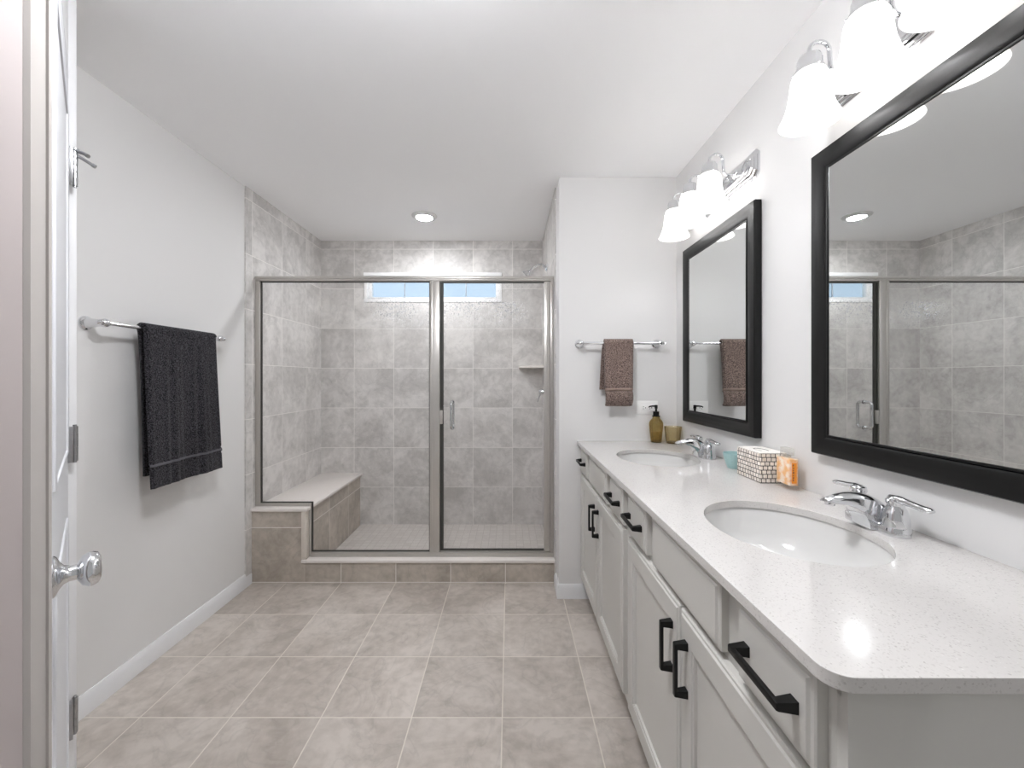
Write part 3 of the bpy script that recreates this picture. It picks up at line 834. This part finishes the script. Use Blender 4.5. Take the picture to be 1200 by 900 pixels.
v1 = vanity_light(0.961, 'chrome vanity light at the top right, partly cut off by the view')
v2 = copy_tree(v1); v2.location = (XR, 1.902, 2.114)
tag(v2, 'chrome vanity light with three lit bell shades nearest the partition wall', 'light', 'three-shade vanity lights')

# ------------------------------------------------------------------ towel bars and towels
def towel_bar(name, label, wall_pt, along, nrm, length, stand):
    """wall_pt = foot of the first post"""
    t = thing(name, label, 'towel bar', wall_pt)
    A, Nn, W = Vector(along), Vector(nrm), Vector(wall_pt)
    for s in (0, 1):
        p = W + A * (length * s)
        b = B()
        b.lathe([(0.001, 0), (0.027, 0), (0.027, 0.004), (0.0245, 0.008), (0.021, 0.010), (0.0185, 0.016), (0.0165, 0.030), (0.0155, 0.042), (0.013, stand - 0.016), (0.0125, stand - 0.012),
                 (0.0155, stand - 0.008), (0.0165, stand), (0.0150, stand + 0.008), (0.009, stand + 0.0135), (0.001, stand + 0.0145)], p, Nn, 28)
        e = 1 if s else -1
        q = p + Nn * stand
        b.lathe([(0.001, 0.010), (0.0115, 0.012), (0.0115, 0.020), (0.007, 0.023), (0.0095, 0.028), (0.0075, 0.033), (0.001, 0.035)], q, A * e, 20)
        b.build('post', M_chrome, t)
    b = B(); b.cyl(W + Nn * stand, W + Nn * stand + A * length, 0.0078, n=20)
    b.build('bar', M_chrome, t)
    return t
towel_bar('towel_bar', 'chrome towel bar on the left wall carrying the charcoal towel', (XL, 1.567, 1.483), (0, 1, 0), (1, 0, 0), 0.625, 0.075)
towel_bar('towel_bar', 'short chrome towel bar on the partition wall above the outlet', (0.405, YW, 1.470), (1, 0, 0), (0, -1, 0), 0.445, 0.064)

def towel(name, label, m, P, u0, u1, r, zf, zb, nf, nb, thick, seam, waves, back_shift=0.0, taper=0.0, fold=None, bottom_slope=0.0, nu=60, nv=220, seam_mat=None):
    """P(u, n, z) -> room point; n = distance from the bar axis (+ into the room); z from bar axis"""
    path = []
    for k in range(nv + 1):
        path.append(k / nv)
    Lf, Lb, La = zf, zb, PI * r
    tot = Lf + La + Lb
    bm = bmesh.new(); grid = []
    for t in path:
        s = t * tot
        row = []
        for i in range(nu + 1):
            q = i / nu
            u = u0 + (u1 - u0) * q
            if s < Lf:                       # front panel, from its hem up
                h = (Lf - s) / Lf            # 1 at the hem
                n = r + nf * h ** 1.3
                z = -(Lf - s)
                w = 0.0
                for (amp, kk, ph, pw) in waves:
                    sw = math.sin(kk * q * 2 * PI + ph + 0.8 * h)
                    w += amp * (sw if kk < 2 else 1.6 * max(0.0, sw) ** 3 - 0.4) * h ** pw
                n += w
                d = (s - seam)
                n += 0.0055 * math.exp(-(d / 0.0045) ** 2) - 0.0035 * math.exp(-((d + 0.012) / 0.006) ** 2) - 0.0035 * math.exp(-((d - 0.012) / 0.006) ** 2)
                if fold: n += fold(q, s)
                u += taper * (q - 0.5) * h
                z += bottom_slope * (q - 0.5) * h ** 6
                # rounded side edges
                e = min(q, 1 - q) * (u1 - u0)
                if e < 0.012: n -= 0.009 * (1 - e / 0.012) ** 2
            elif s < Lf + La:
                a = (s - Lf) / r
                n = r * math.cos(a); z = r * math.sin(a)
            else:
                h = (s - Lf - La) / Lb
                n = -r - nb * h + 0.004 * math.sin(4 * q * PI + 1) * h
                z = -(s - Lf - La)
                u += back_shift * h ** 0.5
            row.append(bm.verts.new(P(u, n, z)))
        grid.append(row)
    for a in range(nv):
        for i in range(nu):
            fc = bm.faces.new((grid[a][i], grid[a][i + 1], grid[a + 1][i + 1], grid[a + 1][i]))
            if abs((a + 0.5) / nv * tot - seam) < 0.0055: fc.material_index = 1
    b = B(); b.bm.free(); b.bm = bm
    o = b.build(name, m, angle=80)
    o.data.materials.append(seam_mat)
    md = o.modifiers.new('thickness', 'SOLIDIFY'); md.thickness = thick; md.offset = 0
    return o
bt = towel('bath_towel', None, M_charcoal, lambda u, n, z: (XL + 0.075 + n, u, 1.483 + z), 1.722, 2.135, 0.017, 0.672, 0.63, 0.028, 0.012, 0.012,
           0.095, [(0.007, 1.3, 0.4, 1.0), (0.007, 2.6, 1.9, 0.7), (0.0035, 5.2, 0.3, 0.6)], back_shift=0.042, taper=0.012, seam_mat=mat('charcoal_seam', (84, 82, 88), 0.8))
tag(bt, 'dark charcoal bath towel hanging over the bar on the left wall', 'towel')
def cuff(q, s):
    return -0.010 * math.exp(-((s - 0.086) / 0.009) ** 2) + 0.014 * math.exp(-((s - 0.045) / 0.030) ** 2) * (0.6 + 0.4 * math.sin(PI * q)) - 0.010 * math.exp(-((s - 0.006) / 0.012) ** 2)
ht = towel('hand_towel', None, M_taupe, lambda u, n, z: (u, YW - 0.064 - n, 1.470 + z), 0.534, 0.692, 0.019, 0.352, 0.262, 0.010, 0.004, 0.012,
           0.092, [(0.004, 1.1, 2.2, 0.9), (0.003, 2.6, 0.4, 0.8)], back_shift=-0.022, taper=-0.012, fold=cuff, nu=40, nv=180, seam_mat=mat('taupe_seam', (150, 130, 120), 0.85))
tag(ht, 'small taupe hand towel folded over the bar on the partition wall', 'towel')

# ------------------------------------------------------------------ outlet
ou = thing('wall_outlet', 'white horizontal wall outlet on the partition wall behind the soap bottle', 'outlet', (0.797, YW, 1.103))
b = B(); b.box(0.735, 0.859, YW - 0.0055, YW, 1.0645, 1.1415, 0.002)
b.build('cover_plate', M_plastic, ou)
b = B(); b.box(0.762, 0.832, YW - 0.0075, YW - 0.004, 1.086, 1.120, 0.001)
soc = b.build('receptacle', M_plastic, ou)
for x in (0.779, 0.815):
    for z in (1.0965, 1.1075):
        B().box(x - 0.0075, x - 0.0005, YW - 0.0082, YW - 0.006, z - 0.0015, z + 0.0015).build('slot', M_dark, soc)
    B().cyl((x + 0.007, YW - 0.0082, 1.102), (x + 0.007, YW - 0.006, 1.102), 0.0030, n=12).build('ground_hole', M_dark, soc)

# ------------------------------------------------------------------ things on the counter
sd = thing('soap_dispenser', 'ribbed amber glass soap bottle with a black pump in the counter corner', 'soap dispenser', (0.833, 2.345, ZC))
o3 = (0.833, 2.345, ZC)
pin = [(0.028, 0.0), (0.0285, 0.004), (0.029, 0.012), (0.032, 0.040), (0.0355, 0.075), (0.037, 0.100), (0.0355, 0.113), (0.029, 0.125), (0.0215, 0.132), (0.0185, 0.140), (0.0185, 0.147)]
b = B(); b.lathe([(0.001, 0)] + pin + [(0.016, 0.147)] + [(max(0.004, r - 0.0035), max(z, 0.010)) for r, z in reversed(pin[1:-1])] + [(0.001, 0.010)], o3, (0, 0, 1), 144, ribs=12, ramp=0.045)
b.build('bottle', M_amber, sd, angle=60)
b = B(); b.lathe([(0.001, 0.011), (0.0245, 0.011), (0.027, 0.035), (0.0295, 0.055), (0.0295, 0.0565), (0.001, 0.0565)], o3, (0, 0, 1), 48)
b.build('soap', glass_mat('amber_soap', (246, 240, 220), 1.33, 0.05, (204, 178, 112), 0.2), sd)
M_base = mat('amber_base', (74, 58, 28), 0.15)
B().lathe([(0.001, 0.0005), (0.0262, 0.0005), (0.0268, 0.0055), (0.024, 0.0095), (0.001, 0.0095)], o3, (0, 0, 1), 48).build('base', M_base, sd)
b = B(); b.lathe([(0.001, 0.146), (0.022, 0.146), (0.022, 0.150), (0.0165, 0.151), (0.0165, 0.174), (0.001, 0.174)], o3, (0, 0, 1), 28)
b.lathe([(0.001, 0.172), (0.006, 0.172), (0.006, 0.190), (0.0085, 0.191), (0.0085, 0.2105), (0.001, 0.212)], o3, (0, 0, 1), 20)
b.loft([(0.833, 2.345, ZC + 0.205), (0.812, 2.343, ZC + 0.205), (0.795, 2.341, ZC + 0.203), (0.789, 2.340, ZC + 0.198)], [(0.006, 0.0045), (0.0048, 0.004), (0.004, 0.0035), (0.0035, 0.003)], 12)
b.build('pump', M_black, sd)

tu = thing('tumbler', 'ribbed smoky amber glass tumbler beside the soap bottle', 'tumbler', (0.913, 2.306, ZC))
B().lathe([(0.001, 0), (0.034, 0), (0.0355, 0.004), (0.0375, 0.020), (0.0405, 0.050), (0.0435, 0.080), (0.045, 0.092), (0.0445, 0.094), (0.0425, 0.092), (0.041, 0.080), (0.038, 0.050), (0.035, 0.020), (0.032, 0.010), (0.001, 0.010)],
    (0.913, 2.306, ZC), (0, 0, 1), 140, ribs=14, ramp=0.035).build('glass', M_smoke, tu, angle=60)
B().lathe([(0.001, 0.0005), (0.0318, 0.0005), (0.0328, 0.005), (0.030, 0.0085), (0.001, 0.0085)], (0.913, 2.306, ZC), (0, 0, 1), 48).build('base', M_base, tu)

b = B(); b.lathe([(0.001, 0), (0.026, 0), (0.0275, 0.003), (0.033, 0.018), (0.039, 0.038), (0.0425, 0.055), (0.0435, 0.060), (0.042, 0.061), (0.0405, 0.055), (0.036, 0.036), (0.029, 0.016), (0.020, 0.008), (0.001, 0.007)], (0.912, 1.672, ZC), (0, 0, 1), 48)
tag(b.build('bowl', M_teal, angle=60), 'small teal ceramic bowl behind the mosaic tissue box', 'bowl')

tb = thing('tissue_box', 'square tissue box covered in white shell mosaic with dark grout', 'tissue box', (0.914, 1.500, ZC))
b = B(); b.box(0.867, 0.961, 1.428, 1.573, ZC, ZC + 0.1025, 0.0015, 1)
b.build('cover', M_mosaic, tb, angle=20)
R = [[(0.914 + a * 0.045 * k, 1.5005 + c * 0.0705 * k, z) for a, c in ((-1, -1), (1, -1), (1, 1), (-1, 1))] for k, z in ((1, ZC + 0.1020), (1, ZC + 0.1045), (0.97, ZC + 0.1055), (0.5, ZC + 0.1058), (0.47, ZC + 0.1045), (0.47, ZC + 0.1030))]
B().rings(R).build('top_panel', M_pearl, tb)
B().lathe([(1.0, 0.1031), (1.0, 0.1042), (0.9, 0.1042), (0.9, 0.1031)], (0.914, 1.5005, ZC), (0, 0, 1), 40, sx=0.018, sy=0.036, closed=True).build('opening', M_dark, tb)

pf = thing('perfume_bottle', 'flat glass perfume bottle with orange label and clear cap beside the tissue box', 'perfume bottle', (0.918, 1.366, ZC))
B().box(0.902, 0.935, 1.330, 1.402, ZC, ZC + 0.105, 0.002).build('bottle', glass_mat('bottle_glass', (250, 249, 247), 1.4), pf)
B().box(0.9045, 0.9325, 1.3335, 1.3985, ZC + 0.016, ZC + 0.101, 0.0015).build('liquid', M_peach, pf)
lb = B().box(0.9095, 0.9245, 1.3288, 1.3302, ZC + 0.024, ZC + 0.090).build('label', M_orange, pf)
b = B()
for k in range(7):
    z = ZC + 0.032 + k * 0.008
    b.box(0.9115, 0.9115 + (0.0045 if k % 2 else 0.0035), 1.3283, 1.3290, z, z + 0.0055 - 0.001 * (k % 3))
b.build('print', mat('brown_print', (126, 62, 20), 0.5), lb)
b = B(); b.box(0.908, 0.930, 1.347, 1.387, ZC + 0.110, ZC + 0.134, 0.002); b.box(0.912, 0.926, 1.356, 1.378, ZC + 0.104, ZC + 0.111, 0.001)
b.build('cap', M_clear, pf)
